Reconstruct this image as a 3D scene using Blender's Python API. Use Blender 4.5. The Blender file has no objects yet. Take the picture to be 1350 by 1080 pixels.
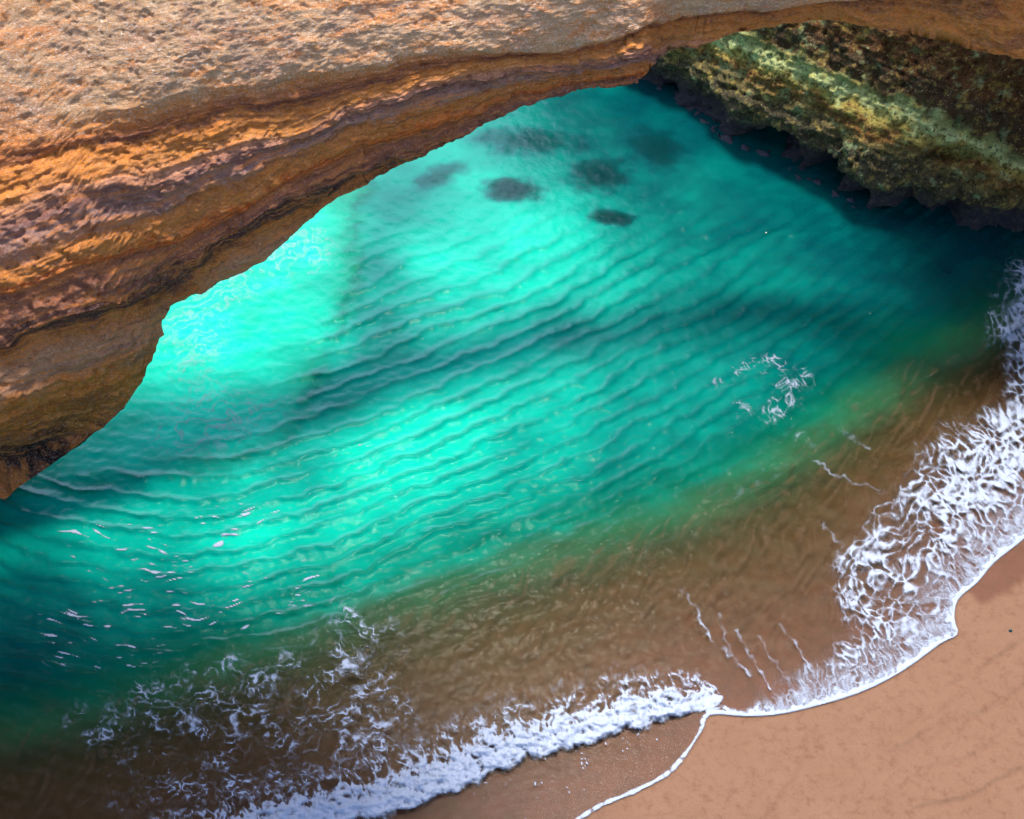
import bpy, math
import numpy as np
from math import radians as R

S = bpy.context.scene
COL = S.collection
# ------------------------------------------------------------------ camera
CAM_H, PITCH, FPX = 22.0, R(50.0), 1447.0
cam_d = bpy.data.cameras.new('camera'); cam = bpy.data.objects.new('camera', cam_d); COL.objects.link(cam)
cam.location = (0, 0, CAM_H); cam.rotation_euler = (R(90) - PITCH, 0, 0)
cam_d.sensor_fit = 'HORIZONTAL'; cam_d.angle = 2 * math.atan(675 / FPX)
cam_d.clip_start = 0.1; cam_d.clip_end = 3000
S.camera = cam
# ------------------------------------------------------------------ sky and sun (hazy, soft light)
SUN_EL, SUN_AZ = R(74.5), R(-8)          # azimuth measured from +Y towards +X
w = bpy.data.worlds.new('World'); S.world = w; w.use_nodes = True
nt = w.node_tree; nt.nodes.clear()
sky = nt.nodes.new('ShaderNodeTexSky'); sky.sky_type = 'NISHITA'; sky.sun_disc = False
sky.sun_elevation = SUN_EL; sky.sun_rotation = SUN_AZ; sky.dust_density = 2.0
bg = nt.nodes.new('ShaderNodeBackground'); bg.inputs[1].default_value = 0.15
wo = nt.nodes.new('ShaderNodeOutputWorld')
nt.links.new(sky.outputs[0], bg.inputs[0]); nt.links.new(bg.outputs[0], wo.inputs[0])
sl = bpy.data.lights.new('sun', 'SUN'); sun = bpy.data.objects.new('sun', sl); COL.objects.link(sun)
sl.energy = 2.5; sl.angle = R(12); sl.color = (1.0, 0.92, 0.80)
sun.rotation_euler = (math.pi / 2 - SUN_EL, 0, math.pi - SUN_AZ)
sun.location = (0, 0, 60)
S.view_settings.view_transform = 'Standard'; S.view_settings.look = 'None'
S.view_settings.exposure = 1.3; S.view_settings.gamma = 1.0
S.render.engine = 'CYCLES'
S.cycles.transparent_max_bounces = 12
S.cycles.max_bounces = 5; S.cycles.diffuse_bounces = 3; S.cycles.glossy_bounces = 2; S.cycles.transmission_bounces = 2
S.cycles.caustics_reflective = False; S.cycles.caustics_refractive = False

# ------------------------------------------------------------------ geometry helpers
ST, CT = math.sin(PITCH), math.cos(PITCH)
def ground(x, y, z):
    """point at height z that was surveyed from the overview at sheet position x, y"""
    dx = (x - 675.0) / FPX; dy = (y - 540.0) / FPX
    vy = CT - dy * ST; vz = -ST - dy * CT
    t = (z - CAM_H) / vz
    return np.stack([dx * t, vy * t, z + 0 * t], -1)
def sheet(P):
    """survey sheet position of a world point"""
    X, Y, Z = P[..., 0], P[..., 1], P[..., 2] - CAM_H
    dep = np.maximum(Y * CT - Z * ST, 0.3)
    return 675 + FPX * X / dep, 540 + FPX * (-Y * ST - Z * CT) / dep

_rng = np.random.default_rng(7)
_perm = np.concatenate([_rng.permutation(256)] * 3).astype(np.int32)
_gr = _rng.normal(size=(256, 3)); _gr /= np.linalg.norm(_gr, axis=1)[:, None]
_g3x, _g3y, _g3z = [np.ascontiguousarray(_gr[:, k], np.float32) for k in range(3)]
_g2x, _g2y = np.cos(np.arange(256) * 2.399).astype(np.float32), np.sin(np.arange(256) * 2.399).astype(np.float32)
def noise(x, y, z=0.0):
    x = np.asarray(x, np.float32); y = np.asarray(y, np.float32)
    flat = np.ndim(z) == 0
    if x.shape != y.shape: x, y = np.broadcast_arrays(x, y)
    fx, fy = np.floor(x), np.floor(y)
    xi, yi = fx.astype(np.int32), fy.astype(np.int32); xf, yf = x - fx, y - fy
    xi &= 255; yi &= 255
    u = xf * xf * xf * (xf * (xf * 6 - 15) + 10); v = yf * yf * yf * (yf * (yf * 6 - 15) + 10)
    h00 = _perm[xi] + yi; h10 = _perm[xi + 1] + yi
    if flat:
        zo = int(abs(z) * 37) & 255
        def g(h, a, b):
            k = _perm[_perm[h] + zo]; return _g2x[k] * a + _g2y[k] * b
        p = g(h00, xf, yf); p = p + u * (g(h10, xf - 1, yf) - p)
        q = g(h00 + 1, xf, yf - 1); q = q + u * (g(h10 + 1, xf - 1, yf - 1) - q)
        return 1.35 * (p + v * (q - p))
    z = np.asarray(z, np.float32); fz = np.floor(z); zi = fz.astype(np.int32) & 255; zf = z - fz
    w_ = zf * zf * zf * (zf * (zf * 6 - 15) + 10)
    def lay(k, c):
        def g(h, a, b):
            i = _perm[_perm[h] + zi + k]; return _g3x[i] * a + _g3y[i] * b + _g3z[i] * c
        p = g(h00, xf, yf); p = p + u * (g(h10, xf - 1, yf) - p)
        q = g(h00 + 1, xf, yf - 1); q = q + u * (g(h10 + 1, xf - 1, yf - 1) - q)
        return p + v * (q - p)
    p = lay(0, zf); return 1.5 * (p + w_ * (lay(1, zf - 1) - p))
def fbm(x, y, z=0.0, o=4, lac=2.03, gain=0.5):
    a, s, f = 1.0, 0.0, 1.0
    for i in range(o):
        s = s + a * noise(x * f + 17.3 * i, y * f - 9.1 * i, z * f + 5.7 * i); a *= gain; f *= lac
    return s
def sstep(a, b, x):
    t = np.clip((x - a) / (b - a), 0, 1); return t * t * (3 - 2 * t)
def polydist(x, y, pts):
    """unsigned distance to a polyline, running length there, side (+ left of travel)"""
    x = np.asarray(x, np.float32); y = np.asarray(y, np.float32)
    best = np.full(x.shape, 1e12, np.float32); tt = np.zeros(x.shape, np.float32); sd = np.zeros(x.shape, np.float32); L = 0.0
    for (ax, ay), (bx, by) in zip(pts[:-1], pts[1:]):
        ax, ay, bx, by = [np.float32(q) for q in (ax, ay, bx, by)]
        ex, ey = bx - ax, by - ay; l = np.float32(math.hypot(ex, ey))
        rx, ry = x - ax, y - ay
        t = np.clip((rx * ex + ry * ey) / (l * l), 0, 1)
        d = (rx - t * ex) ** 2 + (ry - t * ey) ** 2
        m = d < best * np.float32(0.999999)
        np.copyto(best, d, where=m); np.copyto(tt, L + t * l, where=m); np.copyto(sd, ex * ry - ey * rx, where=m)
        L += l
    return np.sqrt(best), tt, np.sign(sd)
def smooth_poly(pts, n=6):
    """Catmull-Rom through the points (any number of columns)"""
    p = np.array(pts, float); out = []
    for i in range(len(p) - 1):
        p0 = p[max(i - 1, 0)]; p1 = p[i]; p2 = p[i + 1]; p3 = p[min(i + 2, len(p) - 1)]
        for k in range(n):
            t = k / n
            out.append(0.5 * (2 * p1 + (p2 - p0) * t + (2 * p0 - 5 * p1 + 4 * p2 - p3) * t * t + (3 * p1 - p0 - 3 * p2 + p3) * t ** 3))
    out.append(p[-1]); return np.array(out)

def make_mesh(name, V, F, attrs=None, mat=None, smooth=True):
    V = np.ascontiguousarray(V, np.float32); F = np.ascontiguousarray(F, np.int32)
    k = F.shape[1]
    me = bpy.data.meshes.new(name)
    me.vertices.add(len(V)); me.vertices.foreach_set('co', V.ravel())
    me.loops.add(F.size); me.loops.foreach_set('vertex_index', F.ravel())
    me.polygons.add(len(F)); me.polygons.foreach_set('loop_start', np.arange(len(F), dtype=np.int32) * k)
    me.polygons.foreach_set('use_smooth', np.full(len(F), smooth))
    for a, d in (attrs or {}).items():
        at = me.attributes.new(a, 'FLOAT', 'POINT'); at.data.foreach_set('value', np.ascontiguousarray(d, np.float32).ravel())
    me.update(); me.validate()
    if mat: me.materials.append(mat)
    return me
def grid_faces(ny, nx, wrap=False):
    i = np.arange(ny - 1)[:, None] * nx + np.arange(nx - 1)[None, :]
    F = np.stack([i, i + 1, i + 1 + nx, i + nx], -1).reshape(-1, 4)
    if wrap:
        j = np.arange(nx - 1) + (ny - 1) * nx
        F = np.concatenate([F, np.stack([j, j + 1, np.arange(nx - 1) + 1, np.arange(nx - 1)], -1)])
    return F
def sub_mesh(V, F, attrs, keep):
    F = F[keep]; ids, inv = np.unique(F, return_inverse=True)
    return V[ids], inv.reshape(F.shape), {k: a[ids] for k, a in attrs.items()}
def link(name, me, parent=None, label=None, cat=None, group=None, kind=None):
    o = bpy.data.objects.new(name, me); COL.objects.link(o)
    if parent: o.parent = parent
    if label: o['label'] = label
    if cat: o['category'] = cat
    if group: o['group'] = group
    if kind: o['kind'] = kind
    return o

# ------------------------------------------------------------------ material helpers
def srgb(r, g, b):
    f = lambda c: (c / 255 / 12.92) if c / 255 <= 0.04045 else ((c / 255 + 0.055) / 1.055) ** 2.4
    return (f(r), f(g), f(b), 1)
class NT:
    def __init__(s, name):
        s.m = bpy.data.materials.new(name); s.m.use_nodes = True; s.t = s.m.node_tree; s.t.nodes.clear()
        s.out = s.n('ShaderNodeOutputMaterial')
    def n(s, typ, **kw):
        nd = s.t.nodes.new(typ)
        for k, v in kw.items(): setattr(nd, k, v)
        return nd
    def l(s, a, b): s.t.links.new(a, b)
    def put(s, sock, v):
        if isinstance(v, bpy.types.NodeSocket): s.l(v, sock)
        elif v is not None: sock.default_value = v
    def attr(s, name): return s.n('ShaderNodeAttribute', attribute_name=name).outputs['Fac']
    def math(s, op, a, b=None, c=None, clamp=False):
        nd = s.n('ShaderNodeMath', operation=op, use_clamp=clamp)
        s.put(nd.inputs[0], a); s.put(nd.inputs[1], b); s.put(nd.inputs[2], c); return nd.outputs[0]
    def maprange(s, v, a, b, c=0.0, d=1.0, smooth=True):
        nd = s.n('ShaderNodeMapRange', interpolation_type='SMOOTHSTEP' if smooth else 'LINEAR')
        s.put(nd.inputs[0], v)
        for i, q in enumerate((a, b, c, d)): s.put(nd.inputs[i + 1], q)
        return nd.outputs[0]
    def mix(s, f, a, b, blend='MIX'):
        nd = s.n('ShaderNodeMix', data_type='RGBA', blend_type=blend, clamp_factor=True)
        s.put(nd.inputs[0], f); s.put(nd.inputs[6], a); s.put(nd.inputs[7], b); return nd.outputs[2]
    def pos(s, scale=(1, 1, 1)):
        g = s.n('ShaderNodeNewGeometry')
        mp = s.n('ShaderNodeMapping'); mp.inputs['Scale'].default_value = scale; s.l(g.outputs['Position'], mp.inputs[0])
        return mp.outputs[0]
    def noise(s, scale, detail=4, rough=0.55, vec=None, dist=0.0):
        nd = s.n('ShaderNodeTexNoise'); nd.inputs['Scale'].default_value = scale; nd.inputs['Detail'].default_value = detail
        nd.inputs['Roughness'].default_value = rough; nd.inputs['Distortion'].default_value = dist
        s.l(vec if vec else s.pos(), nd.inputs['Vector']); return nd.outputs['Fac']
    def voro(s, scale, vec=None, feature='F1'):
        nd = s.n('ShaderNodeTexVoronoi', feature=feature); nd.inputs['Scale'].default_value = scale
        s.l(vec if vec else s.pos(), nd.inputs['Vector']); return nd.outputs['Distance']
    def ramp(s, v, stops):
        nd = s.n('ShaderNodeValToRGB'); s.put(nd.inputs[0], v); e = nd.color_ramp.elements
        while len(e) < len(stops): e.new(0.5)
        for el, (p, c) in zip(e, stops): el.position = p; el.color = c
        return nd.outputs[0]
    def bump(s, h, strength, dist, normal=None):
        nd = s.n('ShaderNodeBump'); nd.inputs['Strength'].default_value = strength; nd.inputs['Distance'].default_value = dist
        s.l(h, nd.inputs['Height'])
        if normal: s.l(normal, nd.inputs['Normal'])
        return nd.outputs[0]
    def principled(s, col, rough=0.8, normal=None, spec=0.5, alpha=None):
        nd = s.n('ShaderNodeBsdfPrincipled'); s.put(nd.inputs['Base Color'], col); s.put(nd.inputs['Roughness'], rough)
        s.put(nd.inputs['Specular IOR Level'], spec)
        if normal: s.l(normal, nd.inputs['Normal'])
        if alpha is not None: s.put(nd.inputs['Alpha'], alpha)
        return nd.outputs[0]
    def done(s, shader): s.l(shader, s.out.inputs['Surface']); return s.m
def dim(c, f): return (c[0] * f, c[1] * f, c[2] * f, 1)

# ================================================================== SURVEY: shore, depth, waves
SWASH = smooth_poly([(1800,330),(1560,520),(1400,664),(1352,708),(1335,722),(1310,742),(1288,768),(1263,790),(1258,815),(1262,836),
                     (1240,848),(1190,884),(1130,914),(1040,939),(985,944),(936,942),(925,965),(905,995),(880,1022),
                     (835,1046),(795,1062),(765,1080),(700,1110),(500,1180),(200,1260),(-300,1330),(-900,1400)], 3)
TRANS = smooth_poly([(1800,300),(1500,385),(1330,440),(1260,478),(1195,512),(1135,556),(1080,594),(1000,642),(900,690),(800,720),
                     (700,752),(600,785),(500,815),(420,850),(300,892),(200,930),(100,962),(-100,985),(-400,1000),(-900,1040)], 3)
ROCKS = [ # submerged dark rocks: cx, cy, rx, ry, tilt, height below surface of the top, name label
    (675,250,44,19,0.05,0.66,'small dark round rock lying under the clear turquoise water, left of centre'),
    (792,230,50,28,0.0,0.85,'broad round dark rock under water with a faint pale rim'),
    (808,287,34,13,0.15,0.7,'smallest dark flat rock under water, nearest the shore'),
    (700,186,92,22,0.06,1.0,'long dark rock slab under water below the arch edge'),
    (868,196,52,34,0.3,0.95,'dark sunken rock beside the foot of the mossy cliff'),
    (578,232,48,17,-0.35,1.0,'faint sunken rock hugging the arch edge'),
]
def rock_bumps(x, y):
    """height of each sunken rock's top above z=-5, and identity"""
    best = np.full(x.shape, -9.0); who = np.full(x.shape, -1)
    n1 = fbm(x / 26, y / 14, 3.1, 3)
    for i, (cx, cy, rx, ry, a, dtop, lab) in enumerate(ROCKS):
        c, s_ = math.cos(a), math.sin(a)
        u = ((x - cx) * c + (y - cy) * s_) / rx; v = (-(x - cx) * s_ + (y - cy) * c) / ry
        r = np.sqrt(u * u + v * v) + 0.34 * n1
        h = -dtop - 1.1 * np.clip(r, 0, 3) ** 2.6 + 0.10 * n1
        m = h > best
        best = np.where(m, h, best); who = np.where(m, i, who)
    return best, who
SHELF = smooth_poly([(-300,640),(60,640),(130,640),(200,622),(280,612),(345,590),(385,560),(410,510),(428,460),(452,410),(470,370),(462,320),(470,280),
                     (480,250),(470,215),(420,200),(300,260),(100,330),(-300,420),(-300,640)], 3)
def inside_poly(x, y, P):
    c = np.zeros(x.shape, bool)
    for (ax, ay), (bx, by) in zip(P[:-1], P[1:]):
        m = ((ay > y) != (by > y)); 
        c ^= m & (x < (bx - ax) * (y - ay) / (by - ay + 1e-12) + ax)
    return c
def shelf_top(x, y):
    d, t, s_ = polydist(x, y, SHELF)
    d = np.where(inside_poly(x, y, SHELF), d, -d)
    d = d + 9 * fbm(x / 30, y / 22, 8.2, 3)
    top = -0.72 + 0.08 * fbm(x / 14, y / 9, 1.7, 4) + 0.10 * fbm(x / 60, y / 40, 4.4, 2)
    return top - 2.2 * sstep(16, -70, d) - 3 * sstep(-60, -160, d), d
def swash_d(x, y):
    d, t, s_ = polydist(x, y, SWASH)
    return d * np.where(s_ > 0, 1, -1), t         # + on the water side
def shore_fields(x, y):
    sd, t = swash_d(x, y)
    dt, _, s2 = polydist(x, y, TRANS)
    deep = s2 > 0
    q = np.clip(sd, 0, None); r = q / (q + dt + 1e-3)
    return sd, t, np.where(deep, dt, -dt), r
def bed_depth(x, y):
    """sand level (negative under water)"""
    sd, t, dt, r = shore_fields(x, y)
    inner = -0.03 - 0.42 * np.clip(r, 0, 1) ** 1.4
    dt = dt + 10 * fbm(x / 60, y / 35, 14.2, 3)
    outer = -0.45 - 0.70 * sstep(-5, 115, dt) - 1.25 * sstep(40, 330, dt) - 0.004 * np.clip(dt - 200, 0, 600)
    z = np.where(dt > 0, outer, inner)
    ch = np.exp(-(polydist(x, y, [(560,250),(500,330),(478,430),(440,540),(380,620)])[0] / 42) ** 2)
    z = z - 0.5 * ch
    up = np.clip(-sd, 0, 900)
    z = np.where(sd < 0, -0.03 * np.exp(-up / 20) + 0.0011 * up, z)
    return np.clip(z, -4.5, 2.5), sd, dt, r
# wave crests: curved lines y = f(x) + const
_fx = np.arange(-3000, 4001, 10.0)
_sl = np.interp(_fx, [-400, 0, 120, 230, 330, 480, 700, 900, 1080, 1250, 1500], [.5, .38, .2, .0, -.22, -.38, -.46, -.55, -.70, -.9, -1.0])
_fy = np.cumsum(_sl) * 10; _fy -= np.interp(600, _fx, _fy)
def wave_h(x, y, depth, r, dt):
    wx = x + 10 * fbm(x / 170, y / 110, 0.4, 2); wy = y + 8 * fbm(x / 190 + 9, y / 90, 2.4, 2) + 5.5 * fbm(x / 42, y / 22, 6.4, 3)
    c = wy - np.interp(wx, _fx, _fy)
    ph = 2 * np.pi * (c / 25.0) + 0.9 * fbm(x / 120, y / 60, 12.5, 2)
    ph2 = 2 * np.pi * ((wy - np.interp(wx, _fx, _fy) * 1.10 + 0.02 * wx) / 47.0)
    def crest(p):
        p = p + 0.6 * np.sin(p); return (0.5 + 0.5 * np.cos(p)) ** 1.7
    amp = (0.85 + 0.6 * fbm(x / 110, y / 40, 11.0, 3)).clip(0.2, 1.4)
    zone = sstep(230, 430, y + 0.22 * (x - 600)) * (1 - 0.8 * sstep(-10, 30, shelf_top(x, y)[1]))
    zone = np.maximum(zone, 0.08)
    shal = sstep(0.10, 0.6, depth)
    cr = crest(ph) * amp * zone * shal
    h = 0.055 * cr + 0.018 * crest(ph2) * zone * shal
    h = h + 0.016 * fbm(x / 16, y / 8, 3.3, 3) * (0.4 + 0.6 * shal) * sstep(0.02, 0.1, depth)
    # steep little backwash wave at the right, and fine cross ripples in the shallows
    d, t, s_ = polydist(x, y, [(1330,440),(1260,478),(1195,512),(1135,556),(1080,594),(1010,640),(940,672)])
    sg = d * np.where(s_ > 0, 1, -1) + 3 * fbm(x / 24, y / 24, 9.9, 2)
    prof = np.where(sg > 0, np.exp(-(sg / 20) ** 2), np.exp(-(sg / 5.0) ** 2))
    h = h + 0.27 * prof * sstep(900, 1010, x) * (0.8 + 0.3 * fbm(x / 30, y / 30, 1.1, 2))
    rip = fbm((x * 0.82 + y * 0.57) / 7, (-x * 0.57 + y * 0.82) / 26, 4.4, 3)
    h = h + 0.012 * rip * np.exp(-((r - 0.55) / 0.35) ** 2) * (dt < 60)
    return h, cr
def water_z(x, y):
    bz, sd, dt, r = bed_depth(x, y)
    rb, who = rock_bumps(x, y); st, shd = shelf_top(x, y)
    depth = np.clip(-np.maximum(np.maximum(bz, st), rb), 0, 9)
    h, cr = wave_h(x, y, np.clip(-bz, 0, 9), r, dt)
    z = np.maximum(h, bz + 0.012)
    return z, depth, bz, sd, dt, r, cr

def survey_grid(step, x0=-200, x1=1550, y0=-60, y1=1200):
    xs = np.concatenate([[-9000,-4000,-2000,-1100,-700,-450,-300], np.arange(x0, x1, step), [1650,1800,2100,2700,4000,9000]])
    ys = np.concatenate([[-1040,-900,-700,-500,-350,-250,-170,-110], np.arange(y0, y1, step), [1230,1300,1450,1800,2600,5000,12000]])
    return np.meshgrid(xs.astype(float), ys.astype(float))

# ------------------------------------------------------------------ beach sand and sea bed
def mat_sand():
    T = NT('sand')
    wet = T.attr('wet'); sea = T.attr('sea')
    base = T.mix(T.noise(0.9, 3), dim(srgb(154,117,94), .54), dim(srgb(168,131,108), .54))
    base = T.mix(T.maprange(T.noise(5, 6, 0.72), 0.45, 0.85), base, dim(srgb(132,92,72), .5))
    base = T.mix(T.maprange(T.noise(70, 3, 0.7), 0.52, 0.72), base, dim(srgb(112,80,64), .6))
    wetc = T.mix(T.maprange(T.noise(2.2, 4, 0.6), 0.35, 0.7), dim(srgb(130,78,58), .44), dim(srgb(112,70,52), .44))
    wetc = T.mix(T.maprange(T.noise(14, 4, 0.7), 0.45, 0.72), wetc, dim(srgb(96,58,40), .7))
    col = T.mix(wet, base, wetc)
    pale = T.mix(T.noise(1.5, 3), dim(srgb(225,215,190), .72), dim(srgb(205,195,165), .72))
    col = T.mix(sea, col, pale)
    h = T.math('ADD', T.noise(60, 3, 0.6), T.math('MULTIPLY', T.noise(6, 6, 0.6), 0.9))
    nm = T.bump(h, 0.35, 0.02)
    rough = T.maprange(wet, 0.0, 1.0, 0.9, 0.45, False)
    return T.done(T.principled(col, rough, nm, 0.18))
M_SAND = mat_sand()
def relief(x, y):
    """faint tracks and run-off lines left in the smooth sand"""
    z = 0.010 * fbm(x / 90, y / 60, 2.0, 3) + 0.004 * fbm(x / 16, y / 12, 5.0, 3)
    for pts, amp, wd in [([(1064,955),(1066,985),(1055,1015),(1035,1045),(1012,1078)], -0.020, 3.5),
                     ([(1345,848),(1290,885),(1252,905)], -0.022, 4), ([(1250,900),(1258,918),(1260,930),(1245,945),(1200,970),(1170,985)], 0.022, 5),
                     ([(1350,1012),(1310,1035),(1280,1052),(1240,1060),(1210,1068)], -0.022, 4),
                     ([(1180,1000),(1150,1012),(1120,1020),(1085,1022)], 0.016, 5), ([(1300,870),(1240,930),(1210,960),(1195,975)], 0.014, 6),
                     ([(1350,905),(1300,940),(1262,950),(1222,985)], -0.014, 5), ([(1170,1030),(1160,1060),(1150,1085)], 0.02, 6),
                     ([(1060,955),(1120,940),(1200,905)], 0.008, 6), ([(1330,960),(1280,1000),(1220,1015),(1180,1050)], -0.014, 5)]:
        P = smooth_poly(pts, 4)
        wob = 5 * fbm(x / 22, y / 22, 7.7, 2)
        z = z + amp * np.exp(-(polydist(x + wob, y - wob, P)[0] / wd) ** 2) - 0.6 * amp * np.exp(-(polydist(x + wob + 4, y - wob + 5, P)[0] / wd) ** 2)
    return z
X, Y = survey_grid(4.0)
bz, sd, dt, r = bed_depth(X, Y)
dry = sstep(10, -25, sd)
Z = bz + 2.2 * dry * relief(X, Y) + 0.02 * fbm(X / 40, Y / 25, 3.0, 3) * sstep(20, 120, sd)
# underwater sand ripples
wetf = sstep(-4, 3, sd)
dpat = np.exp(-(polydist(X, Y, [(1300,770),(1330,748),(1420,700)])[0] / 26) ** 2) 
wetf = np.maximum(wetf, 0.75 * sstep(0.25, 0.6, dpat + 0.15 * fbm(X / 20, Y / 20, 1, 2)))
P = ground(X, Y, Z)
me = make_mesh('sand', P.reshape(-1, 3), grid_faces(*X.shape), {'wet': wetf, 'sea': sstep(-40, 120, dt)}, M_SAND)
link('sand', me, label='smooth pinkish brown sand beach running down under the water', kind='structure')

# ------------------------------------------------------------------ sea water
def mat_water():
    T = NT('sea_water')
    d = T.attr('depth'); painted_tone = T.attr('painted_brightness')
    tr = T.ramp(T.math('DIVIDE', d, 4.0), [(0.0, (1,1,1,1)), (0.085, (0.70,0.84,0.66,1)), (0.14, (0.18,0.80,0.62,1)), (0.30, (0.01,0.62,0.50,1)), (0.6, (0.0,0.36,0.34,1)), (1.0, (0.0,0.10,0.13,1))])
    body = T.mix(T.math('POWER', painted_tone, 1.45), dim(srgb(0,74,84), .72), dim(srgb(10,240,205), .72))  # dark to bright turquoise, following the painted light and shade
    n1 = T.noise(26, 3, 0.6); n2 = T.noise(7, 3, 0.6)
    nm = T.bump(T.math('ADD', T.math('MULTIPLY', n1, 0.35), n2), 0.45, 0.03)
    trans = T.n('ShaderNodeBsdfTransparent'); T.l(tr, trans.inputs[0])
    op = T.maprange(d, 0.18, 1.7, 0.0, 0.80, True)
    op = T.math('MAXIMUM', op, T.math('MULTIPLY', T.maprange(d, 0.3, 0.7), T.math('MULTIPLY', painted_tone, 0.8)))
    st = T.attr('streak')
    body = T.mix(T.maprange(T.attr('bed'), 0.42, 0.75), T.mix(T.noise(3, 3), dim(srgb(134,104,78), .50), dim(srgb(108,88,70), .50)), body)
    op = T.math('MAXIMUM', op, T.math('MULTIPLY', st, 0.42))
    dif = T.n('ShaderNodeBsdfDiffuse'); T.l(body, dif.inputs[0]); T.l(nm, dif.inputs['Normal'])
    m1 = T.n('ShaderNodeMixShader'); T.l(op, m1.inputs[0]); T.l(trans.outputs[0], m1.inputs[1]); T.l(dif.outputs[0], m1.inputs[2])
    gl = T.n('ShaderNodeBsdfGlossy'); gl.inputs['Roughness'].default_value = 0.09; T.l(nm, gl.inputs['Normal'])
    fr = T.n('ShaderNodeFresnel'); fr.inputs['IOR'].default_value = 1.33; T.l(nm, fr.inputs['Normal'])
    m2 = T.n('ShaderNodeMixShader'); T.l(T.math('MULTIPLY', fr.outputs[0], 0.10), m2.inputs[0]); T.l(m1.outputs[0], m2.inputs[1]); T.l(gl.outputs[0], m2.inputs[2])
    return T.done(m2.outputs[0])
M_WATER = mat_water()
def painted_brightness(x, y):
    """milky water tone with light and shade painted in: brightest at shelf and mouth"""
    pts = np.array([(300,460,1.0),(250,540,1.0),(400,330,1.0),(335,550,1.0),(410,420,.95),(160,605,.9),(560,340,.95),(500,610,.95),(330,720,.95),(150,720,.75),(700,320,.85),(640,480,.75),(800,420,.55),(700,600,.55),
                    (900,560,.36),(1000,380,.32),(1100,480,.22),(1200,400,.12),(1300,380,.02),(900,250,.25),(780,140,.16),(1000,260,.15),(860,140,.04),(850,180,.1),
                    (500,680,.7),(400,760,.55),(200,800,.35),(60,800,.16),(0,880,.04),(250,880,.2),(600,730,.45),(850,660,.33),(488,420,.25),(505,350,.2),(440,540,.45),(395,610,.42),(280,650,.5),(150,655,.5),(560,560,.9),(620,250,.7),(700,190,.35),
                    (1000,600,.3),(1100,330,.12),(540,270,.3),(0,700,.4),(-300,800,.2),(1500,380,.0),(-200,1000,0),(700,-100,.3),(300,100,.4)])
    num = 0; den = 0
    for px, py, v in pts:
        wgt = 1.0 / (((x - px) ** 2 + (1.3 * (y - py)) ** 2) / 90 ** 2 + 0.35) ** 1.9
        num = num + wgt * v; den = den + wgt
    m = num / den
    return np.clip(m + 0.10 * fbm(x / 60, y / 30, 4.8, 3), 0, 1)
X, Y = survey_grid(2.6)
Zw, dep, bzw, sdw, dtw, rw, crw = water_z(X, Y)
P = ground(X, Y, Zw)
F = grid_faces(*X.shape)
stk = fbm((X * 0.80 + Y * 0.60) / 6 + 2.0 * fbm(X / 60, Y / 60, 2.7, 2), (-X * 0.60 + Y * 0.80) / 34 + 1.4 * fbm(X / 50, Y / 50, 5.7, 2), 1.3, 4)
stk = sstep(-0.15, 0.75, stk) * sstep(0.03, 0.16, -bzw) * sstep(1.0, 0.5, -bzw) * (dep > -bzw - 0.05)
A = {'depth': dep.ravel(), 'painted_brightness': (painted_brightness(X, Y) * (1 - 0.33 * np.clip(crw, 0, 1)) * (1 - 0.58 * sstep(-2.4, -0.7, rock_bumps(X, Y)[0]))).ravel(), 'streak': stk.ravel(), 'bed': np.clip(-bzw, 0, 9).ravel()}  # crests darkened as painted wave shading; tone lowered over sunken rocks
fm = sdw.ravel()[F].min(1) > -2.0
V2, F2, A2 = sub_mesh(P.reshape(-1, 3), F, A, fm)
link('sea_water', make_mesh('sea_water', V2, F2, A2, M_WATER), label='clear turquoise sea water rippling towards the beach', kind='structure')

# ------------------------------------------------------------------ sunken rocks and shelf
def mat_rock(name, c1, c2, c3, scale=3.0):
    T = NT(name)
    col = T.mix(T.maprange(T.noise(scale, 6, 0.65), 0.35, 0.68), c1, c2)
    col = T.mix(T.maprange(T.noise(scale * 4, 4, 0.7), 0.5, 0.75), col, c3)
    nm = T.bump(T.noise(scale * 6, 6, 0.7), 0.7, 0.08)
    return T.done(T.principled(col, 0.85, nm, 0.3))
M_SUNK = mat_rock('sunken_rock', srgb(12,62,74), srgb(26,84,92), srgb(8,40,50))
M_SHELF = mat_rock('shelf_rock', dim(srgb(228,232,212), .8), dim(srgb(196,206,182), .8), dim(srgb(240,244,230), .8), 2.2)
X, Y = np.meshgrid(np.arange(420, 1000, 3.5), np.arange(120, 330, 3.5))
rb, who = rock_bumps(X, Y)
bz0 = bed_depth(X, Y)[0]
F = grid_faces(*X.shape); P = ground(X, Y, np.maximum(rb, bz0 - 0.15)).reshape(-1, 3)
ok = (rb > bz0 - 0.12).ravel()
for i, rk in enumerate(ROCKS):
    keep = ok[F].any(1) & (who.ravel()[F] == i).all(1)
    V2, F2, _ = sub_mesh(P, F, {}, keep)
    link('sunken_rock', make_mesh('sunken_rock', V2, F2, None, M_SUNK), label=rk[6], cat='rock', group='dark rocks under the water')
X, Y = np.meshgrid(np.arange(-200, 520, 3.0), np.arange(190, 700, 3.0))
st, shd = shelf_top(X, Y)
F = grid_faces(*X.shape); P = ground(X, Y, np.maximum(st, -3.5)).reshape(-1, 3)
keep = (shd.ravel()[F] > -62).all(1)
V2, F2, _ = sub_mesh(P, F, {}, keep)
link('rock_shelf', make_mesh('rock_shelf', V2, F2, None, M_SHELF), label='pale flat rock shelf just under the bright water beside the arch', cat='rock shelf')

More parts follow.
